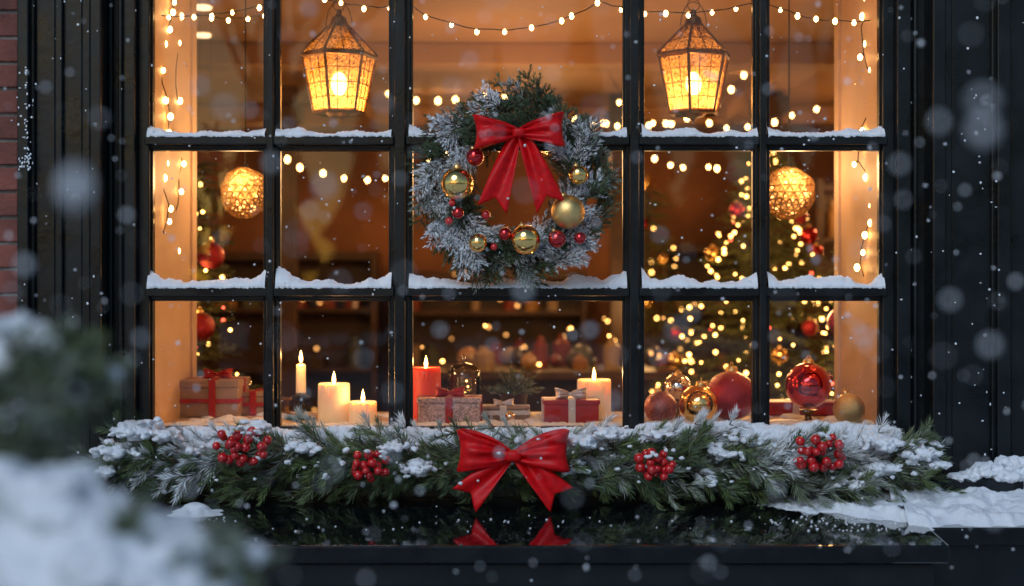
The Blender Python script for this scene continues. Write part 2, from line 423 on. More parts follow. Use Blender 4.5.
for k in range(4):
    x0=-1.6+k*.66; 
    b.box(x0,x0+.6,yF+.052,yF+.066,LB-.17,LB-.10); b.box(x0,x0+.6,yF+.052,yF+.066,-1.45,-1.38)
    b.box(x0,x0+.05,yF+.0525,yF+.066,-1.379,LB-.171); b.box(x0+.55,x0+.6,yF+.0525,yF+.066,-1.379,LB-.171)
b.box(xR,1.95,-.47,-.1,-1.5,LF(-.5)-.047)
b.obj('stall_riser',[PAINT],shop,bevel=.005)
b=MB()
RD=.56
b.box(WX0-.10,WX0-.001,.03,RD,SZ-.1,WT,0); b.box(WX1+.001,WX1+.10,.03,RD,SZ-.1,WT,0)
b.box(WX0-.03,WX0+.008,RD-.05,RD+.012,SZ,WT,0); b.box(WX1-.008,WX1+.03,RD-.05,RD+.012,SZ,WT,0)
b.obj('window_reveals',[REVEAL],shop,bevel=.004)
b=MB(); b.box(WX0-.05,WX1+.05,.026,RD+.04,SZ-.05,SZ-.001); b.obj('display_sill',[SILLP],shop,bevel=.006)
b=MB()
CZ=1.14; BY=5.6
b.box(-3.1,-3.0,.06,BY,-1.5,CZ); b.box(3.0,3.1,.06,BY,-1.5,CZ)
b.box(-3.1,WX0-.101,.051,.2,-1.5,CZ,0); b.box(WX1+.101,3.1,.051,.2,-1.5,CZ,0); b.box(WX0-.1,WX1+.1,.051,.2,-1.5,SZ-.052,0)
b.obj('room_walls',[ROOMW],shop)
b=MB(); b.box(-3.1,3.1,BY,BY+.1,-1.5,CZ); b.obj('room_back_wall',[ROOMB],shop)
b=MB(); b.box(-3.1,3.1,.052,BY,CZ,CZ+.1)
for yy in(2.2,4.4): b.box(-3,3,yy,yy+.2,CZ-.10,CZ-.0005)
b.box(-1.0,-.85,2.41,4.39,CZ-.09,CZ-.0005); b.box(1.3,1.45,2.41,4.39,CZ-.09,CZ-.0005)
b.obj('room_ceiling',[CEIL],shop,bevel=.006)
b=MB(); b.box(-3.1,3.1,.2,BY,-1.52,-1.46); b.obj('room_floor',[WOODF],shop)
b=MB()
for (px,py) in((203,34),(203,6),(560,60),(700,90)):
    d=CZ*F/(293-py); y=d-D; x=(px-512)*d/F
    b.cyl((x,y,CZ-.012),(x,y,CZ-.001),.035,.035,20)
b.obj('ceiling_downlights',[DISC],shop)
b=MB()
for (x,y) in((-1.25,3.6),(.62,3.9),(1.35,3.2)):
    b.box(x-.06,x+.06,y-.06,y+.06,-1.46,CZ-.001); b.box(x-.09,x+.09,y-.09,y+.09,CZ-.2,CZ-.11)
b.obj('room_posts',[WOODD],shop,bevel=.006)

# ------------------------------------------------------------------ snow on glazing bars: drifted ridges
b=MB()
def barsnow(x0,x1,zt,h,seed):
    n=int((x1-x0)/.0028); v=[];f=[]; sec=[(-.017,1.25),(-.024,1.1),(-.031,.92),(-.038,.70),(-.044,.46),(-.0485,.20),(-.0505,-.06),(-.048,-.18)]
    m=len(sec)
    for i in range(n+1):
        t=i/n; x=x0+(x1-x0)*t
        hh=h*(.55+.75*fbm(x+seed,zt,11,3)+1.1*math.exp(-(x-x0)/.03)+.8*math.exp(-(x1-x)/.03))
        hh=max(.004,hh); ov=.005*fbm(x+seed,3,26,2)
        for k,(y,q) in enumerate(sec):
            e=.0022*mnoise.noise(Vector((x*130,y*130,seed*9)))+.0014*mnoise.noise(Vector((x*380,y*380,seed)))
            z=zt+ (hh*q if q>=0 else q*.035*(1+ov*60))
            v.append((x,y+(ov if k>3 else 0)+e,z+e*1.6))
    for i in range(n):
        for k in range(m-1):
            a=i*m+k; f.append((a,a+1,a+m+1,a+m))
    b.add(v,f)
sd=0
for (zt,h) in((.4705,.0175),(.0205,.0270)):
    for i in range(0,len(segs),2): sd+=3.7; barsnow(segs[i]-.004,segs[i+1]+.004,zt,h,sd)
b.obj('glazing_bar_snow',[SNOW],shop,smooth=True)
blobs=[]
n=200
for i in range(n):
    x=WX0-.02+(WX1-WX0+.04)*i/n
    h=.012+.010*fbm(x,1,7)+R(0,.003)
    if x>.38: h+=.014
    blobs.append(((x,R(-.07,-.06),SZ-.02),(R(.035,.05),R(.035,.05),max(.008,h)+.012)))
    blobs.append(((x,-.11,SZ-.055),(.04,.04,R(.022,.033))))
snow('sill_snow',blobs,.0038,shop,disp=.008,nsz=.022)
b=MB()
for i in range(150):
    px,py=random.choice([(30,R(70,165)),(22,R(60,140)),(105,R(0,430)),(908,R(0,430)),(R(60,100),R(0,430)),(R(950,1005),R(0,460)),(25,R(150,170))])
    y=-.147 if (px<100 or px>934) else -.058
    b.sph((X(px+R(-6,6),y),y,Z(py,y)),(R(.0015,.004),.002,R(.0015,.0045)),0,'lo')
b.obj('stuck_snow',[SNOW],shop,smooth=True)

# ------------------------------------------------------------------ wreath
wr=empty('christmas_wreath',(X(515,-.1),-.105,Z(187,-.1)))
sp=[]
for i in range(340):
    a=R(0,2*math.pi); rr=R(.148,.252)
    py_=R(-.070,.02)
    p=(rr*math.cos(a),py_,rr*math.sin(a))
    tx,tz=-math.sin(a),math.cos(a)
    out=R(-.1,1.15) if rr>.19 else R(-.5,.3)
    dy=R(-.45,.10)
    reg=mnoise.noise(Vector((p[0]*16+8,p[2]*16,4.3)))*1.2+R(-.14,.14)+(.05 if math.sin(a)<.2 else -.12)
    fr=R(1.2,1.8) if (reg>.17 and py_<-.015) else (R(.25,.5) if random.random()<.15 else R(0,.06))
    d=(tx*.8+math.cos(a)*out,dy,tz*.8+math.sin(a)*out)
    sp+=spray(p,d,R(.055,.100),fr,3)
foliage('fir_sprays',sp,38,.0195,.0014,NEEDW,wr,alpha=(25,52),droop=.04)
b=MB()
pts=[(.195*math.cos(a),.005,.195*math.sin(a)) for a in np.linspace(0,2*math.pi,40)]
b.tube(pts,.022,8); b.tube([(0,.03,.2),(0,.045,.29)],.002,6); b.obj('wreath_ring',[BARK],wr,smooth=True)
def wl(px,py,dy=0):
    y=-.1+dy; return (X(px,y)-wr.location.x, y-wr.location.y, Z(py,y)-wr.location.z)
s_=.00293
for (px,py,r,m,nm) in [(457,184,16.5,GOLD,'gold_ball'),(525.5,240,15,GOLD,'gold_ball'),(568,212,17,GOLDM,'gold_ball'),(578.5,175,10,GOLD,'gold_ball'),(478,243,9.5,GOLD,'gold_ball'),
      (475,157,9,REDB,'red_ball'),(557,239,9,REDB,'red_ball'),(458,213,6,REDB,'red_ball'),(505,234,6.5,REDB,'red_ball'),(580,238,6,REDB,'red_ball'),(449,221,4,BERRY,'berry'),(486,215,4.5,BERRY,'berry'),(452,203,3.5,BERRY,'berry'),(494,247,3.5,BERRY,'berry')]:
    ball(nm,wl(px,py,-.125),r*s_*.97,m,wr,cap=r>8,tilt=(R(-.5,.5),R(-.6,.6)))
bow('red_bow',.130,.050,.215,.043,.078,RED,wl(519,133,-.150),wr,rot=(0,math.radians(-2),0))

# ------------------------------------------------------------------ garland
gl=empty('pine_garland')
sp=[]
GX0,GX1=-1.10,1.15
for i in range(285):
    t=(i+R(-.5,.5))/285; x=GX0+(GX1-GX0)*t
    s=-1 if x<0 else 1
    if abs(x)<.12: s=random.choice((-1,1))
    e=abs(x)/1.15
    z=-.465+R(-.065,.045)-.02*e; y=R(-.29,-.11)
    up=R(-.55,.55)
    d=(s*R(.45,1),R(-.6,.15),up)
    L=R(.10,.165)
    reg=mnoise.noise(Vector((x*7,z*14,2.2)))+(z+.475)*3+up*.15
    fr=R(.8,1.5) if reg>.26 else (R(.2,.5) if random.random()<.2 else R(.0,.08))
    sp+=spray((x,y,z),d,L,fr,2,30)
sp=[q for q in sp if (q[0][2]+q[1][2]*q[2])>LZ-.02]
o=foliage('pine_sprays',sp,66,.042,.00120,NEED,gl,alpha=(16,42),droop=.12)
me=o.data; n=len(me.vertices); co=np.empty(n*3); me.vertices.foreach_get('co',co); co=co.reshape(-1,3)
# trim the sprays so they rest on the stone and keep its wet front edge clear
low=np.clip((-.50-co[:,2])/.08,0,1); lim=-.43+.09*low; lim=np.where(np.abs(co[:,0])<.17,np.maximum(lim,-.315),lim)
fr_=co[:,1]<lim; co[fr_,1]=lim[fr_]-(lim[fr_]-co[fr_,1])*.2
fl=LZ-.10*np.maximum(0,-.28-co[:,1])+.004
lo=co[:,2]<fl; co[lo,2]=fl[lo]+(fl[lo]-co[lo,2])*.15; bk=co[:,1]>-.03; co[bk,1]=-.03-(co[bk,1]+.03)*.3
me.vertices.foreach_set('co',co.ravel()); me.update()
b=MB(); b.tube([(x,-.20,-.50+.012*math.sin(x*9)) for x in np.linspace(-1.15,1.2,60)],.014,7); b.obj('garland_rope',[BARK],gl,smooth=True)
blobs=[]
def clump(px,py,w,h,n,y=-.27):
    c=(X(px,y),y,Z(py,y)); sl=R(-.3,.3)
    for i in range(int(n*2.0)):
        dx=rng.normal(0,.36)*S(w,y)/2; q=1-.45*min(1,abs(dx)/(S(w,y)/2))
        blobs.append(((c[0]+dx,y+R(-.06,.07),c[2]+rng.normal(0,.26)*S(h,y)/2+dx*sl*.5),(R(.008,.022)*q,R(.010,.024)*q,R(.005,.012)*q)))
for q in [(140,430,70,30,60),(120,452,54,26,34),(168,436,50,20,26),(108,470,30,12,10),(196,450,34,14,10),(305,447,44,18,20),(418,468,44,28,34),(398,446,44,16,18),
          (583,441,50,18,26),(606,433,48,16,20),(575,468,30,20,18),(706,478,24,28,18),(722,452,48,24,28),(745,440,44,16,18),
          (880,442,52,22,28),(915,452,58,28,40),(935,464,30,14,16),(880,468,54,22,26),(850,484,44,14,14),(256,426,40,12,10),(655,434,40,12,12),(530,440,40,10,8)]:
    clump(*q)
for i in range(150):   # loose crumbs caught between the needles
    x=R(-1.15,1.2); y=R(-.38,-.2); z=R(-.53,-.42); r=R(.003,.008); blobs.append(((x,y,z),(r*1.3,r*1.3,r*.8)))
snow('garland_snow',blobs,.0030,gl,disp=.0045,nsz=.009)
for (px,py,n,w,h) in [(240,447,26,27,18),(369,467,18,19,14),(655,467,18,20,15),(821,453,26,27,18)]:
    b=MB(); y0=-.385; done=[]
    tries=0
    while len(done)<n and tries<600:
        tries+=1
        a=R(0,6.28); rr=math.sqrt(R(0,1)); c=Vector((X(px+w*rr*math.cos(a),y0),y0+R(-.03,.03)+.03*rr,Z(py+h*rr*math.sin(a),y0)))
        if all((c-q).length>.021 for q in done):
            done.append(c); r=R(.0105,.0145); b.sph(c,r,0,'mid'); b.sph((c.x+R(-.003,.003),c.y-r*.9,c.z-r*.35),r*.14,1,'lo')
            b.tube([c,(X(px,y0),y0+.07,Z(py+10,y0))],.0015,4,1)
    b.obj('holly_berries',[BERRY,BARK],gl,smooth=True)
    bb=[((X(px+R(-w,w),y0),y0+R(-.03,0),Z(py-h+R(-3,7),y0)),(R(.005,.011),.010,R(.003,.006))) for k in range(6)]
    snow('berry_snow',bb,.0028,gl,disp=.003,nsz=.008)
bow('red_bow',.157,.060,.122,.046,.128,RED,(X(513,-.36),-.345,Z(456,-.36)),gl,rot=(math.radians(-2),0,0),depth=.28,lift=.24)

# snow on ledge : height fields
def sm(t): t=max(0,min(1,t)); return t*t*(3-2*t)
PX=lambda x,y:512+x*F/(D+y)
def hA(x,y):
    px=PX(x,y)
    yb=np.interp(px,[745,790,870,925,960],[-.27,-.34,-.42,-.50,-.52])+.035*fbm(x,3,14)
    ed=(y-yb)/.05
    if ed<-.3: return 0
    h=np.interp(px,[745,800,880,950],[0,.016,.024,.030])
    return max(0,sm(ed)*h*(1+.7*fbm(x,y,16))+.006*fbm(x,y,70)*sm(ed))
snowfield('ledge_snow',X(745,-.4),xR+.02,-.64,-.10,hA,.005,shop)
def hB(x,y):
    edge=-.495+.025*fbm(x,1,14)
    return max(0,sm((y-edge)/.06)*(.028+.022*fbm(x,y,9)+.009*fbm(x,y,34)+.020*sm((y+.36)/.16)))
snowfield('ledge_snow',xR-.05,1.93,-.53,-.10,hB,.006,shop)
def hC(x,y):
    ed=sm((y+.48-.04*fbm(x,1,9))/.06); xe=sm((-1.10+.05*fbm(1,y,12)-x)/.05); return ed*xe*(.04+.02*fbm(x,y,10)+.006*fbm(x,y,40))
snowfield('ledge_snow',-1.84,-.98,-.6,-.10,hC,.008,shop)
def hD(x,y):
    a=(x-X(197,-.33))/.085; c=(y+.34)/.055; r=math.sqrt(a*a+c*c)+.35*fbm(x,y,22); return .022*sm(1.15-r)*1.3
snowfield('ledge_snow',X(150,-.3),X(245,-.3),-.43,-.25,hD,.005,shop)
blobs=[]
for i in range(80):
    px=min(1020,max(958,rng.normal(990,16))); blobs.append(((X(px,-.21),R(-.225,-.15),Z(478-max(0,15-abs(px-990)*.5)*R(0,1),-.2)),(R(.012,.026),.022,R(.006,.014))))
for i in range(30): blobs.append(((X(R(15,100),-.22),R(-.225,-.16),Z(478,-.2)),(R(.015,.03),.025,R(.012,.03))))
for i in range(14): blobs.append(((X(1013,-.2)+R(-.02,.05),-.17,Z(R(462,480),-.2)),(.02,.03,.016)))
snow('plinth_snow',blobs,.0035,shop,disp=.006,nsz=.014)
b=MB()
for i in range(170):
    px=rng.choice([rng.normal(850,50),rng.normal(200,25),rng.uniform(180,900)],p=[.6,.2,.2]); y=R(-.54,-.38); r=R(.001,.0042)
    b.sph((X(px,y),y,LF(y)+r*.3),(r,r,r*.7),0,'lo')
b.obj('snow_crumbs',[SNOW],shop,smooth=True)
DROP=mat('meltwater',(.02,.02,.025),.03,spec=.9)
b=MB()
for i in range(160):
    x=R(-1.2,xR-.02); y=R(yF+.02,-.38); r=R(.0010,.0036)
    b.sph((x,y,LF(y)),(r*R(1,1.5),r*R(1,1.5),r*.4),0,'lo')
b.obj('melt_drops',[DROP],shop,smooth=True)

# ------------------------------------------------------------------ lanterns
def lantern(px,yl):
    e=empty('hanging_lantern',(X(px,yl),yl,Z(70,yl)))
    k=(D+yl)/F
    def hexr(r,z,rot=math.radians(15)): return [Vector((r*math.cos(rot+i*math.pi/3),r*math.sin(rot+i*math.pi/3),z)) for i in range(6)]
    zt,zb=(70-57)*k,(70-113)*k; rt,rb=37*k,25*k
    top=hexr(rt,zt);bot=hexr(rb,zb);cap=hexr(11*k,(70-27)*k);lip=hexr(rt*1.05,zt+2*k)
    b=MB()
    for i in range(6):
        j=(i+1)%6
        b.cyl(top[i],bot[i],.0050,.0050,6); b.cyl(top[i],top[j],.0075,.0075,6); b.cyl(bot[i],bot[j],.007,.007,6)
        b.cyl(lip[i],cap[i],.0045,.0045,6); b.cyl(cap[i],cap[j],.0045,.0045,6)
        for t in(.25,.5,.75):
            b.cyl(top[i].lerp(bot[i],t),top[j].lerp(bot[j],t),.0016,.0016,5)
        for t in(.33,.67): b.cyl(top[i].lerp(top[j],t),bot[i].lerp(bot[j],t),.0016,.0016,5)
        b.cyl(lip[i].lerp(lip[j],.5),cap[i].lerp(cap[j],.5),.0018,.0018,5)
        b.cyl(lip[i].lerp(cap[i],.5),lip[j].lerp(cap[j],.5),.0018,.0018,5)
    b.add(hexr(rb*.98,zb),[(0,1,2,3,4,5)])
    b.lathe([(11.5*k,43*k),(9*k,46*k),(7*k,52*k),(3*k,55*k),(2.2*k,60*k),(0,61*k)],(0,0,0),16)
    b.lathe([(0,-43*k),(rb*.55,-43.5*k),(rb*.4,-47*k),(3*k,-49*k),(0,-52*k)],(0,0,0),16)
    pts=[(6*k*math.cos(a),0,65*k+6*k*math.sin(a)) for a in np.linspace(0,2*math.pi,17)]; b.tube(pts,.0018,6)
    pts=[(13*k*math.cos(a),0,44*k+24*k*math.sin(a)) for a in np.linspace(0,math.pi,17)]; b.tube(pts,.0018,6)
    b.tube([(0,0,70*k),(0,0,CZ-e.location.z)],.0022,6)
    b.obj('metal_frame',[BRASS],e,smooth=False)
    f=lambda v:Vector((v.x*.985,v.y*.985,v.z))
    b=MB()
    for i in range(6):
        j=(i+1)%6
        b.add([f(top[i]),f(top[j]),f(bot[j]),f(bot[i])],[(0,1,2,3)])
        b.add([f(lip[i]),f(lip[j]),f(cap[j]),f(cap[i])],[(0,1,2,3)],1)
    b.obj('amber_glass',[AMBER,AMBERD],e)
    b=MB(); b.sph((0,0,-14*k),(8*k,8*k,12*k),0,'mid'); b.cyl((0,0,-2*k),(0,0,14*k),4*k,4*k,10,1); b.cyl((0,0,14*k),(0,0,44*k),.002,.002,6,1)
    b.obj('bulb',[LAMPB,BRASS],e,smooth=True)
    point('lantern_light',(0,-.0,-28*k),3.6,(1,.58,.25),.03,e); point('lantern_light',(0,0,4*k),1.1,(1,.58,.25),.02,e)
lantern(339,.30); lantern(693.5,.30)

WG=mat('gilt_wire',(.45,.25,.08),.4,metal=.5)
GLOW=mat('frosted_globe',(.9,.6,.3),.5,var=.6,nscale=60,emit=(1,.40,.08),estr=.9)
BEAD=mat('glowing_bead',(1,.7,.3),.5,emit=(1,.52,.16),estr=5,nosample=True)
def ballamp(px,py,rpx,y):
    e=empty('pendant_lamp',(X(px,y),y,Z(py,y))); r=S(rpx,y)
    me=bpy.data.meshes.new('woven_shade'); bm=bmesh.new(); bmesh.ops.create_icosphere(bm,subdivisions=3,radius=r)
    for v in bm.verts: v.co*=1+R(-.05,.06)
    bm.to_mesh(me); bm.free(); me.materials.append(WG)
    o=bpy.data.objects.new('woven_shade',me); link(o,e); w=o.modifiers.new('w','WIREFRAME'); w.thickness=.008
    b=MB(); b.sph((0,0,0),r*.80,0,'mid'); b.obj('frosted_globe',[GLOW],e,smooth=True)
    b=MB(); 
    for k in range(60):
        a=rng.normal(0,1,3); a/=np.linalg.norm(a); b.sph(a*r*.86,r*R(.05,.10),0,'lo')
    b.obj('glass_beads',[BEAD],e,smooth=True)
    b=MB(); b.tube([(0,0,r),(0,0,CZ-e.location.z)],.0022,6); b.cyl((0,0,r*.95),(0,0,r*1.2),.012,.008,10); b.obj('cord',[IRON],e)
    point('lamp_light',(0,-r*1.2,r*.6),3.2,(1,.58,.25),.06,e)
ballamp(245.5,193,24,.62); ballamp(789,193,25,.62)

# ------------------------------------------------------------------ fairy lights
def strand(name,pts,step,r=.0045,wire=.0016,m=None,jit=.008):
    pts=[Vector(p) for p in pts]; fine=[]
    for a,c in zip(pts[:-1],pts[1:]):
        n=max(1,int((c-a).length/.03))
        for i in range(n): fine.append(a.lerp(c,i/n)+Vector((R(-1,1),R(-1,1),R(-1,1)))*jit*.35)
    fine.append(pts[-1]); b=MB(); b.tube(fine,wire,5,0); acc=0
    for a,c in zip(fine[:-1],fine[1:]):
        acc+=(c-a).length
        if acc>step*R(.8,1.2):
            acc=0; o=Vector((R(-1,1)*jit,R(-1,1)*jit,-R(.2,1)*jit)); rr=r*R(.8,1.15)
            b.cyl(c,c+o*.6,wire*1.6,wire*1.6,6,0); b.sph(c+o,(rr,rr,rr*1.35),1,'mid')
    return b.obj(name,[WIRE,m or BULB],None,smooth=True)
def cat(px0,py0,px1,py1,sag,y,n=14,y1=None):
    y1=y if y1 is None else y1
    o=[]
    for i in range(n+1):
        t=i/n; yy=y+(y1-y)*t; o.append((X(px0+(px1-px0)*t,yy),yy,Z(py0+(py1-py0)*t+sag*4*t*(1-t),yy)))
    return o
strand('fairy_lights',cat(150,14,300,-8,10,.12)+cat(300,-8,412,6,6,.12)[1:]+cat(412,8,600,2,25,.12)[1:]+cat(600,2,760,0,12,.12)[1:]+cat(760,0,890,16,12,.12)[1:],.052,.0066,.0018)
strand('fairy_lights',cat(196,14,275,12,5,.2),.04,.006)
def vert(name,px,amp,ph,y=.16,n=21,step=.04):
    return strand(name,[(X(px+amp*math.sin(k*.9+ph)+R(-2,2),y),y+.04*math.sin(k*.7),Z(-20+k*15,y)) for k in range(n)],step,.0078,.0018,jit=.012)
vert('fairy_lights',165,5,0); vert('fairy_lights',866,5,1); vert('fairy_lights',177,3,2,.34,20,.07); vert('fairy_lights',857,3,2,.34,20,.07)
strand('fairy_lights',cat(270,150,420,170,16,3.2)+cat(420,150,640,110,10,3.2)[1:],.085,.010,.002,jit=.02)
strand('fairy_lights',cat(540,96,640,120,14,3.1)+cat(640,120,760,60,20,3.1)[1:],.10,.010,.002,jit=.03)
strand('fairy_lights',cat(610,70,680,110,30,2.8)+cat(680,110,900,60,30,2.8)[1:],.10,.009,.002,jit=.03)
strand('fairy_lights',cat(360,80,520,92,12,3.8),.12,.010,.002,jit=.03)
strand('fairy_lights',cat(640,150,720,165,8,3.0),.07,.009,.002,jit=.02)

# ------------------------------------------------------------------ display items
def gift(px0,px1,pyt,y,paper,rib,dep=None,bowm=True,rot=0,rx=.5,bs=.04):
    x0,x1=X(px0,y),X(px1,y); zt=Z(pyt,y); w=x1-x0; h=zt-SZ; dp=dep or w*.7
    e=empty('wrapped_gift_box',((x0+x1)/2,y+dp/2,SZ)); e.rotation_euler=(0,0,rot)
    b=MB(); b.box(-w/2,w/2,-dp/2,dp/2,0.001,h*.80); b.box(-w/2-.004,w/2+.004,-dp/2-.004,dp/2+.004,h*.80,h); b.obj('box',[paper],e,bevel=.003)
    rw=.011; xo=(rx-.5)*w
    b=MB(); q=.0065
    b.box(xo-rw,xo+rw,-dp/2-q,dp/2+q,0.0005,h+.0025)
    b.box(-w/2-q,w/2+q,-rw,rw,0.0007,h+.0019)
    if paper in(KRAFT,): b.box(-w/2-q+.0005,w/2+q-.0005,-dp/2-q+.0005,dp/2+q-.0005,h*.38,h*.38+.014)
    b.obj('ribbon',[rib],e,bevel=.0008)
    if bowm: bow('bow',bs,bs*.36,bs*.5,bs*.22,bs*.8,rib,(xo,-.01,h+bs*.26),e,rot=(math.radians(-12),0,R(-.2,.2)),depth=.4)
gift(170,238,380,.36,KRAFT,REDS,.2,rx=.62,bs=.05); gift(240,266,392,.44,KRAFT,REDS,.12,bowm=False)
gift(418,480,398,.12,SILP,REDS,.14,rx=.5,bs=.048)
gift(483,528,407,.26,KRAFT,SILR,.12,rx=.45,bs=.034)
gift(544,598,400,.14,REDP,SILR,.14,rx=.5,bs=.052,rot=.04)
gift(768,838,402,.42,REDP,SILR,.12,rx=.4,bowm=False)
def flame(e,z,pw,s=1):
    b=MB(); b.tube([(0,0,z),(.001,0,z+.008),(.003,0,z+.013)],.0012,5); b.obj('wick',[IRON],e)
    b=MB(); b.lathe([(0,z+.006),(.0045*s,z+.012),(.0062*s,z+.020),(.0050*s,z+.030),(.0022*s,z+.042),(0,z+.050)],(0,0,0),12); b.obj('flame',[FLAME],e,smooth=True)
    point('candle_light',(0,-.012,z+.034),pw,(1,.50,.17),.012,e)
def pillar(px0,px1,pyt,y,m,pw,z0=SZ):
    x=(X(px0,y)+X(px1,y))/2; r=(X(px1,y)-X(px0,y))/2; zt=Z(pyt,y); h=zt-z0
    e=empty('pillar_candle',(x,y,z0))
    b=MB(); b.lathe([(0,.001),(r*.97,.001),(r,.006),(r*1.0,h*.5),(r*.99,h-.010),(r*.97,h-.002),(r*.9,h),(r*.82,h-.006),(r*.4,h-.012),(0,h-.013)],(0,0,0),32)
    for k in range(3):
        a=R(3.3,6.1); l=R(.02,.05); b.sph((r*.99*math.cos(a),r*.99*math.sin(a),h-l/2),(.004,.004,l/2),0,'lo')
    b.obj('wax',[m],e,smooth=True)
    flame(e,h-.012,pw)
pillar(318,350,383,.16,WAX,.9); pillar(349,377,401,.12,WAX,.7); pillar(411,441,367,.30,WAXR,.9); pillar(577,611,379,.32,WAX,.9)
y=.30; e=empty('taper_candlestick',(X(301,y),y,SZ)); k=(D+y)/F
b=MB(); b.lathe([(0,.001),(15*k,.001),(15*k,.004),(10*k,.008),(3*k,.012),(2.4*k,.035),(4.5*k,.042),(2.4*k,.05),(2.6*k,.062),(9*k,.068),(9.5*k,.074),(5*k,.075),(5*k,.085),(0,.085)],(0,0,0),20); b.obj('holder',[IRON],e,smooth=True)
zt=Z(364,y)-SZ; b=MB(); b.lathe([(5*k,.08),(4.8*k,zt-.004),(3*k,zt),(0,zt)],(0,0,0),16); b.obj('taper',[WAX],e,smooth=True); flame(e,zt-.004,.8)
y=.44; e=empty('taper_candlestick',(X(286,y),y,SZ))
b=MB(); b.lathe([(0,.001),(12*k,.001),(12*k,.004),(3*k,.012),(2.4*k,.045),(7*k,.052),(5*k,.06),(0,.06)],(0,0,0),20); b.obj('holder',[BRASS],e,smooth=True)
y=.36; e=empty('glass_cloche',(X(464,y),y,SZ)); k=(D+y)/F
r=17*k; h=Z(362,y)-SZ
b=MB(); b.lathe([(r,.012),(r,h-r*.9),(r*.92,h-r*.5),(r*.7,h-r*.2),(r*.35,h-.003),(0,h)],(0,0,0),28); b.sph((0,0,h+.012),(.009,.009,.011),0,'mid'); b.cyl((0,0,h-.001),(0,0,h+.005),.004,.004,8); b.obj('dome',[CLOCHE],e,smooth=True)
b=MB(); b.lathe([(0,0.001),(r*1.2,.001),(r*1.2,.010),(r*1.1,.013),(0,.013)],(0,0,0),28); b.obj('wood_base',[WOODD],e)
b=MB()
for i in range(10): a=R(0,6.3); z=R(.03,h-.05); b.sph((r*.6*math.cos(a)*R(.3,1),r*.6*math.sin(a),z),.003,0,'lo')
b.obj('bead_lights',[BULBT],e)
b=MB(); 
for i in range(60):
    a=i*2.4; t=i/60; rr=r*.55*math.sin(math.pi*(.15+.8*t)); b.sph((rr*math.cos(a),rr*math.sin(a),.02+t*(h-.06)),(.007,.007,.004),0,'lo')
b.obj('pine_cone',[CORK],e)
y=.42; e=empty('potted_pine',(X(514,y),y,SZ))
b=MB(); b.lathe([(0,.001),(.035,.001),(.045,.07),(.048,.075),(.04,.075),(0,.07)],(0,0,0),20); b.obj('pot',[WOODD],e,smooth=True)
sp=[]
for i in range(46):
    a=R(0,6.3); el=R(.1,1.4); sp.append(((0,0,.07),(math.cos(a)*math.cos(el),math.sin(a)*math.cos(el),math.sin(el)),R(.06,.12),R(0,.35)))
foliage('sprigs',sp,46,.024,.0012,NEED,e)
ball('silver_christmas_ball',(X(510,.2),.2,SZ+.016),.016,SILV)
for (px,py,r,m,y,nm) in [(660.5,408,17,REDF,.10,'red_frosted_christmas_ball'),(698.5,407,20.5,GOLD,.09,'gold_christmas_ball'),(677,388,15,SILV,.34,'silver_christmas_ball'),(731,396,26,REDG,.20,'red_glitter_christmas_ball'),
                         (808,385.5,23.5,REDB,.16,'red_christmas_ball'),(849,414,16.5,GOLDG,.07,'gold_glitter_christmas_ball')]:
    rr=S(r,y)*.97; z=SZ+rr+.002
    if py<390: z=Z(py,y)
    ball(nm,(X(px,y),y,z),rr,m,None,True,(R(-.15,.3),R(-.2,.2)))
b=MB(); y=.16; b.lathe([(0,.001),(.035,.001),(.035,.006),(.012,.012),(.010,.025),(.03,.042),(.026,.042),(0,.03)],(X(808,y),y,SZ),20); b.obj('ornament_stand',[BRASS],None,smooth=True)
b=MB(); y=.34; b.lathe([(0,.001),(.03,.001),(.03,.006),(.010,.012),(.008,.045),(.025,.056),(.02,.056),(0,.045)],(X(677,y),y,SZ),20); b.obj('ornament_stand',[BRASS],None,smooth=True)
blobs=[]
for i in range(420):
    x=R(WX0+.02,WX1-.02); y=R(.035,.10) if random.random()<.7 else R(.1,.5)
    blobs.append(((x,y,SZ),(R(.02,.04),R(.015,.03),R(.004,.012)+(.006 if x>.38 else 0))))
snow('decorative_snow_blanket',blobs,.005,None,disp=.004,nsz=.02,m=COTTON)

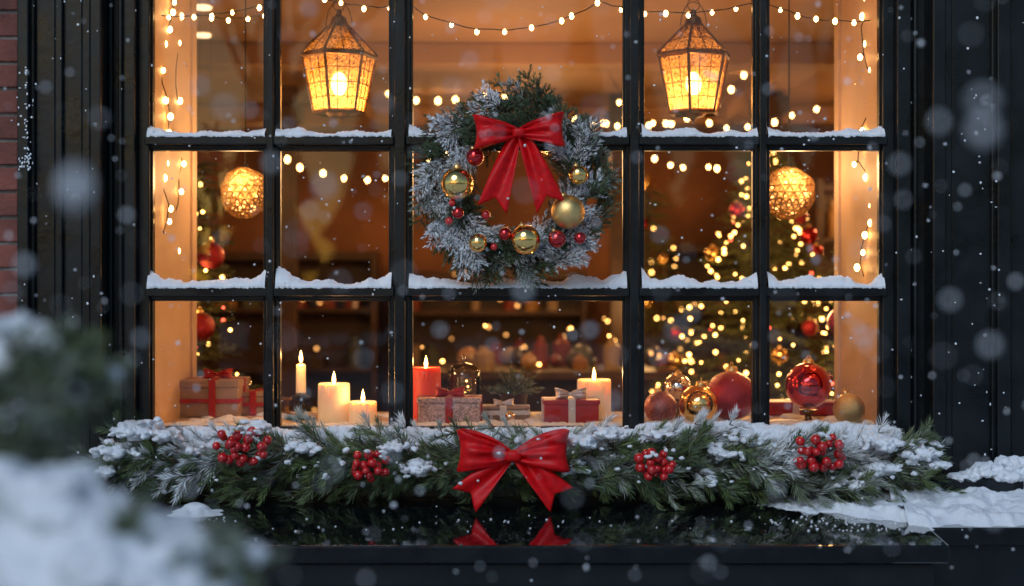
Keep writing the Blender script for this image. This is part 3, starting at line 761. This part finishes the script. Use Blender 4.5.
# ------------------------------------------------------------------ christmas trees
def xtree(x,y,zt,zb,rb,nb,ornaments,nl_,fr=0.03,fill=2.0,bs=1.0):
    e=empty('christmas_tree',(x,y,zb)); H=zt-zb
    b=MB(); b.cyl((0,0,-(zb+1.46)),(0,0,H),.045,.008,8); b.lathe([(0,-(zb+1.455)),(.14,-(zb+1.455)),(.17,-(zb+1.2)),(.15,-(zb+1.2)),(0,-(zb+1.22))],(0,0,0),20); b.obj('trunk',[BARK],e)
    sp=[]
    for i in range(nb):
        t=(i/nb)**.8; a=i*2.39996+R(-.2,.2); rr=rb*(1-t)*R(.8,1.12)+.03; z=H*t
        p0=np.array([0,0,z]); d=np.array([math.cos(a),math.sin(a),R(-.12,.2)])
        n=max(2,int(rr/.085))
        for k in range(n):
            q=p0+d*rr*(k/n); q[2]-=.10*rr*(k/n)**2
            for sg in(-1,0,1):
                aa=a+sg*R(.5,.8); sp.append((q,(math.cos(aa),math.sin(aa),d[2]+R(-.25,.15)),.13*R(.7,1.1),fr))
    foliage('needles',sp,26,.026,.0026,NEEDT,e)
    b=MB()
    for i in range(nl_):
        t=R(0,1)**1.25*.97; a=R(0,6.283); rr=(rb*(1-t)+.03)*R(.75,1.08); b.sph((rr*math.cos(a),rr*math.sin(a),H*t),R(.0045,.009)*bs,0 if random.random()<.9 else 1,'lo')
    b.obj('tree_lights',[BULBT,BULBR],e)
    for i in range(ornaments):
        t=R(0,1)**1.2*.9; a=R(math.pi,2*math.pi); rr=(rb*(1-t)+.03)*.98; ball('ornament',(rr*math.cos(a),rr*math.sin(a),H*t),R(.030,.045),random.choice((REDB,REDG,GOLD,REDB)),e)
    b=MB(); v=[]
    for k in range(10):
        r=.06 if k%2==0 else .025; a=math.pi/2+k*math.pi/5; v.append((r*math.cos(a),0,H+.05+r*math.sin(a)))
    v+= [(0,-.015,H+.05),(0,.015,H+.05)]
    f=[(k,(k+1)%10,10) for k in range(10)]+[((k+1)%10,k,11) for k in range(10)]
    b.add(v,f); b.obj('star',[GOLD],e)
    point('tree_fill',(-.1 if x>0 else .1,-rb*.95-.25,H*.62),fill,(1,.55,.2),.1,e)  # added light in front of the tree, standing in for its bulbs
xtree(X(764,2.3),2.3,Z(140,2.3),-1.1,.74,180,24,340,fill=13)
xtree(X(188,1.35),1.35,Z(160,1.35),-1.1,.38,120,6,90,fill=3.5)
xtree(X(880,1.5),1.5,Z(150,1.5),-1.1,.42,110,8,80,fill=3.5)
xtree(X(648,4.4),4.4,Z(190,4.4),-1.2,.60,90,8,80,fill=6,bs=1.1)
for (px,py,r,y,m,nm) in [(211,255.5,14,.75,REDG,'red_christmas_ball'),(200,327,15,.75,REDG,'red_christmas_ball'),(842,322,15,.75,REDG,'red_christmas_ball')]:
    rr=S(r,y); o=ball(nm,(X(px,y),y,Z(py,y)),rr,m); o.rotation_euler=(0,0,0)
    b=MB(); b.tube([(0,0,rr*1.3),(0,0,CZ-o.location.z)],.0006,4); b.obj('hanging_thread',[WIRE],o)

# ------------------------------------------------------------------ room furniture
JAR=[mat('jar_%d'%i,c,.3,var=.2,nscale=15,coat=.4) for i,c in enumerate([(.30,.14,.04),(.22,.04,.025),(.32,.22,.13),(.06,.045,.03),(.38,.20,.06),(.09,.10,.06)])]
def shelfunit(x0,x1,y0,levels,z1,nm='display_shelf',nl_=3):
    e=empty(nm,(0,0,0)); b=MB()
    b.box(x0,x0+.04,y0,y0+.3,-1.46,z1); b.box(x1-.04,x1,y0,y0+.3,-1.46,z1); b.box(x0+.04,x1-.04,y0+.28,y0+.299,-1.46,z1)
    for z in levels: b.box(x0+.04,x1-.04,y0+.002,y0+.28,z-.03,z)
    b.obj('carcass',[WOODD],e,bevel=.004)
    b=MB()
    for z in levels[:-1]:
        x=x0+.08
        while x<x1-.12:
            r=R(.025,.06); h=R(.07,.24); mi=random.randrange(6)
            if random.random()<.3: x+=2*r+R(.0,.1); continue
            if random.random()<.5: b.lathe([(0,.001),(r,.001),(r,h*.7),(r*.6,h*.8),(r*.6,h),(0,h)],(x+r,y0+.12,z),14,mi)
            else: b.box(x,x+2*r,y0+.05,y0+.2,z+.001,z+h*.8,mi)
            x+=2*r+R(.01,.09)
    b.obj('goods',JAR,e)
    b=MB()
    for z in levels[:-1]:
        for k in range(nl_): b.sph((R(x0+.1,x1-.1),y0-.02,z+R(.0,.3)),R(.006,.012),0,'lo')
    b.obj('shelf_lights',[BULBD],e)
    return e
shelfunit(-2.1,-.9,5.2,[-.9,-.5,-.1,.25],.28); shelfunit(-.8,.5,5.2,[-.9,-.5,-.12,.12],.15,nl_=5); shelfunit(1.0,1.9,5.2,[-.9,-.5,-.1,.3],.33)
shelfunit(1.75,2.9,3.9,[-.9,-.4,-.02,.32,.62],.66)
for (x,y,z,p) in [(-1.5,4.9,.8,4),(-.1,4.85,.6,5),(2.2,3.7,.55,8),(2.3,3.75,.15,6)]: point('shelf_light',(x,y,z),p,(1,.50,.18),.05,shop)
e=empty('display_table'); b=MB(); b.box(-.55,.85,2.6,3.3,-.42,-.38); 
for (x,y) in((-.5,2.65),(.8,2.65),(-.5,3.25),(.8,3.25)): b.box(x-.03,x+.03,y-.03,y+.03,-1.46,-.421)
b.obj('table',[WOODD],e,bevel=.005)
b=MB()
for i in range(20):
    x=R(-.5,.8);y=R(2.65,3.25);r=R(.02,.06);h=R(.05,.17)
    if i%2: b.lathe([(0,.001),(r,.001),(r,h*.7),(r*.5,h*.85),(r*.4,h),(0,h)],(x,y,-.38),14,random.randrange(6))
    else: b.sph((x,y,-.38+r),r,random.randrange(6))
b.obj('goods',JAR,e,smooth=False)
b=MB()
for i in range(14): b.sph((R(-.5,.8),R(2.6,3.3),-.38+R(.02,.30)),R(.005,.009),i%2,'lo')
b.obj('table_lights',[BULBD,BULBT],e)
for (x,y,z) in [(-1.7,2.4,.78),(.2,4.1,.86),(2.1,2.6,.80)]:
    e=empty('pendant_lamp',(x,y,z)); b=MB(); b.lathe([(.02,.09),(.05,.07),(.13,-.03),(.125,-.03),(.045,.065),(.0,.08)],(0,0,0),24); b.obj('shade',[BRASS],e,smooth=True)
    b=MB(); b.sph((0,0,0),.03); b.obj('bulb',[DISC],e,smooth=True)
    b=MB(); b.tube([(0,0,.09),(0,0,CZ-z)],.003,6); b.obj('cord',[IRON],e)
    point('room_light',(0,0,-.08),21,(1,.53,.20),.08,e)
point('room_light',(0,1.9,.55),17,(1,.53,.20),.25,shop)

# ------------------------------------------------------------------ foreground pine
pt=empty('pine_tree',(0,0,0))
def C0(px,py,d): return np.array([(px-512)*d/F,-D+d,(293-py)*d/F])
G=1.55
def C(px,py,d): return C0(px,py,d*G)
b=MB()
b.cyl((-1.45,-2.5,-1.5),(-1.42,-2.5,-.2),.055,.04,10); b.cyl((-1.42,-2.5,-.2),(-1.43,-2.51,.55),.04,.012,10)
def branch(p0,p1,r):
    pts=[Vector(p0).lerp(Vector(p1),t)+Vector((0,0,.03*math.sin(t*3.1))) for t in np.linspace(0,1,8)]
    for i,(a,c) in enumerate(zip(pts[:-1],pts[1:])): b.cyl(a,c,r*(1-i/8),r*(1-(i+1)/8.5),7)
    return pts
rt_=lambda z:(-1.42,-2.5,z)
tips=[(C(80,390,1.12),rt_(-.02)),(C(195,560,1.0),rt_(-.32)),(C(120,620,.95),rt_(-.40)),((-1.9,-2.35,.1),rt_(.15)),((-1.85,-2.85,-.3),rt_(-.2)),((-1.85,-2.25,-.6),rt_(-.5)),((-1.65,-2.15,.3),rt_(.3)),((-1.5,-2.05,-.75),rt_(-.7)),((-1.15,-2.65,-1.0),rt_(-.85)),((-1.45,-2.65,.75),rt_(.5)),((-1.55,-2.45,.7),rt_(.4))]
sp=[];sn=[]
for (tp,rt) in tips:
    pts=branch(rt,tp,.014)
    dm=(pts[-1]-pts[0]).normalized()
    for i,p in enumerate(pts[1:]):
        for k in range(5):
            d=np.array(dm)+rng.normal(0,.5,3)*np.array([1,1,.6]); sp.append((np.array(p),d,R(.05,.10),R(0,.3)))
        for k in range(3): sn.append(((p.x+R(-.03,.03),p.y+R(-.03,.03),p.z+R(.0,.02)),(R(.018,.035),R(.018,.035),R(.012,.022))))
b.obj('trunk_and_branches',[BARK],pt,smooth=True)
for (px,py,d) in [(70,345,1.08),(95,365,1.08),(60,425,1.06),(80,400,1.08),(20,440,1.04),(30,352,1.08),(215,552,.96),(205,564,.96),(190,578,.94),(40,425,1.04),(10,395,1.04),(50,385,1.04),(20,452,1.02),(85,385,1.06),(45,440,1.02),(30,362,1.05),(70,362,1.05),(130,530,.95),(60,400,1.03),(10,430,1.02),(100,560,.93),(225,570,.95)]:
    for k in range(8): sp.append((C(px-22,py,d),(R(.2,1),R(-.8,.4),R(-.5,.5)),R(.03,.06),R(.0,.35)))
foliage('needles',sp,56,.032,.0017,NEED,pt,alpha=(25,60))
for (px,py,d,rx,rz) in [(15,331,1.10,32,11),(52,341,1.10,30,9),(6,368,1.08,34,12),(48,369,1.08,34,9),(88,350,1.10,20,6),(10,408,1.06,28,9),(64,396,1.08,20,6),(5,323,1.10,18,8),(28,438,1.05,22,6),
     (30,492,.98,60,28),(95,515,.98,62,28),(30,545,1.0,74,46),(130,545,.97,64,28),(178,546,.96,44,19),(213,558,.96,30,12),(85,575,.95,84,44),(160,590,.95,72,28),(0,472,.98,34,14),(66,476,.98,32,12),(226,582,.96,22,9)]:
    c=C(px,py,d)
    for k in range(7): sn.append(((c[0]+rng.normal(0,.38)*rx*d*G/F,c[1]+R(-.05,.05),c[2]+rng.normal(0,.25)*rz*d*G/F),(rx*d*G/F*R(.3,.7),rx*d*G/F*R(.35,.65),rz*d*G/F*R(.45,.85))))
snow('branch_snow',sn,.0055,pt,disp=.012,nsz=.026)

# ------------------------------------------------------------------ falling snow
b=MB()
def flake(c,r): b.sph(c,(r*R(.7,1.2),r*R(.7,1.2),r*R(.7,1.2)),0,'lo')
for i in range(1400):
    d=4.15-3.1*(R(0,1)**2.0); px=R(-200,1224); py=R(-100,686); c=C0(px,py,d)
    if c[2]<LZ and d>3.3: continue
    flake(c,R(.0012,.0036)*(1 if d>1.8 else .8))
for i in range(110):
    d=R(1.2,2.6); flake(C0(R(-100,1124),R(-50,600),d),R(.0025,.0050))
for (px,py,d,r) in [(75,187,.92,.0095),(983,100,.95,.006),(983,130,.95,.006),(950,300,1.3,.0048),(590,330,1.6,.004),(700,60,1.7,.0035),(310,210,1.5,.0035),(860,250,1.4,.0035),(470,60,1.6,.0035),(990,345,1.2,.0045),(660,235,1.6,.0035),(25,265,1.3,.005),(250,110,1.6,.004),(903,200,1.5,.0035),(440,330,1.6,.0035)]: flake(C0(px,py,d),r)
for i in range(500): flake((R(-6,6),R(-11,-D-.6),R(-1.4,3)),R(.0015,.003))
b.obj('falling_snow',[SNOW],None,smooth=True)

# ------------------------------------------------------------------ street side
b=MB(); b.add([(-150,-150,-1.5),(150,-150,-1.5),(150,150,-1.5),(-150,150,-1.5)],[(0,1,2,3)]); b.obj('ground',[STREET])
def baretree(x,y,h):
    b=MB()
    def rec(p,d,l,r,k):
        q=p+d*l; b.cyl(p,q,r,r*.7,6,0,False)
        if k==0: return
        for i in range(3 if k>2 else 2):
            nd=(d+Vector((R(-1,1),R(-1,1),R(-.3,.7)))*.6).normalized(); rec(q,nd,l*R(.6,.85),r*.62,k-1)
    rec(Vector((0,0,0)),Vector((0,0,1)),h*.28,.14,6)
    b.obj('bare_tree',[BARK],None,loc=(x,y,-1.5))
baretree(3.6,-12,7); baretree(-3.2,-14,8); baretree(8,-15,8)
b=MB()
for i in range(70):
    x=-45+i*1.3+R(-.5,.5); y=R(-30,-26); h=R(5,9)
    for k in range(5):
        z0=-1.5+h*(.1+.17*k); r=(1-k/5.2)*R(1.3,1.8); n=11
        v=[(x+r*R(.7,1.15)*math.cos(a),y+r*R(.7,1.15)*math.sin(a),z0+R(-.2,.2)) for a in np.linspace(0,2*math.pi,n,endpoint=False)]+[(x,y,z0+h*.30)]
        b.add(v,[(j,(j+1)%n,n) for j in range(n)])
b.obj('distant_trees',[FAR])

# ------------------------------------------------------------------ world, sun, camera
w=bpy.data.worlds.new('World'); scene.world=w; w.use_nodes=True; N=w.node_tree.nodes; L=w.node_tree.links
sk=N.new('ShaderNodeTexSky'); sk.sky_type='NISHITA'; sk.sun_disc=False; sk.sun_elevation=math.radians(3); sk.sun_rotation=math.radians(200)
mx=N.new('ShaderNodeMix'); mx.data_type='RGBA'; mx.blend_type='MULTIPLY'; mx.inputs[0].default_value=1; mx.inputs[7].default_value=(.60,.80,1.18,1)
L.new(sk.outputs[0],mx.inputs[6]); L.new(mx.outputs[2],N['Background'].inputs[0]); N['Background'].inputs[1].default_value=.28
sl=bpy.data.lights.new('dusk_sun','SUN'); sl.energy=1.45; sl.angle=math.radians(30); sl.color=(.74,.86,1)
so=bpy.data.objects.new('dusk_sun',sl); link(so); so.rotation_euler=(math.radians(50),0,math.radians(-22))
cd=bpy.data.cameras.new('camera'); co_=bpy.data.objects.new('camera',cd); link(co_); co_.location=(0,-D,0); co_.rotation_euler=(math.radians(90),0,0)
cd.lens=50; cd.sensor_width=36; cd.clip_start=.05; cd.clip_end=500
cd.dof.use_dof=True; cd.dof.focus_distance=4.15; cd.dof.aperture_fstop=1.5; cd.dof.aperture_blades=0
scene.camera=co_
scene.view_settings.view_transform='Standard'; scene.view_settings.look='None'; scene.view_settings.exposure=0
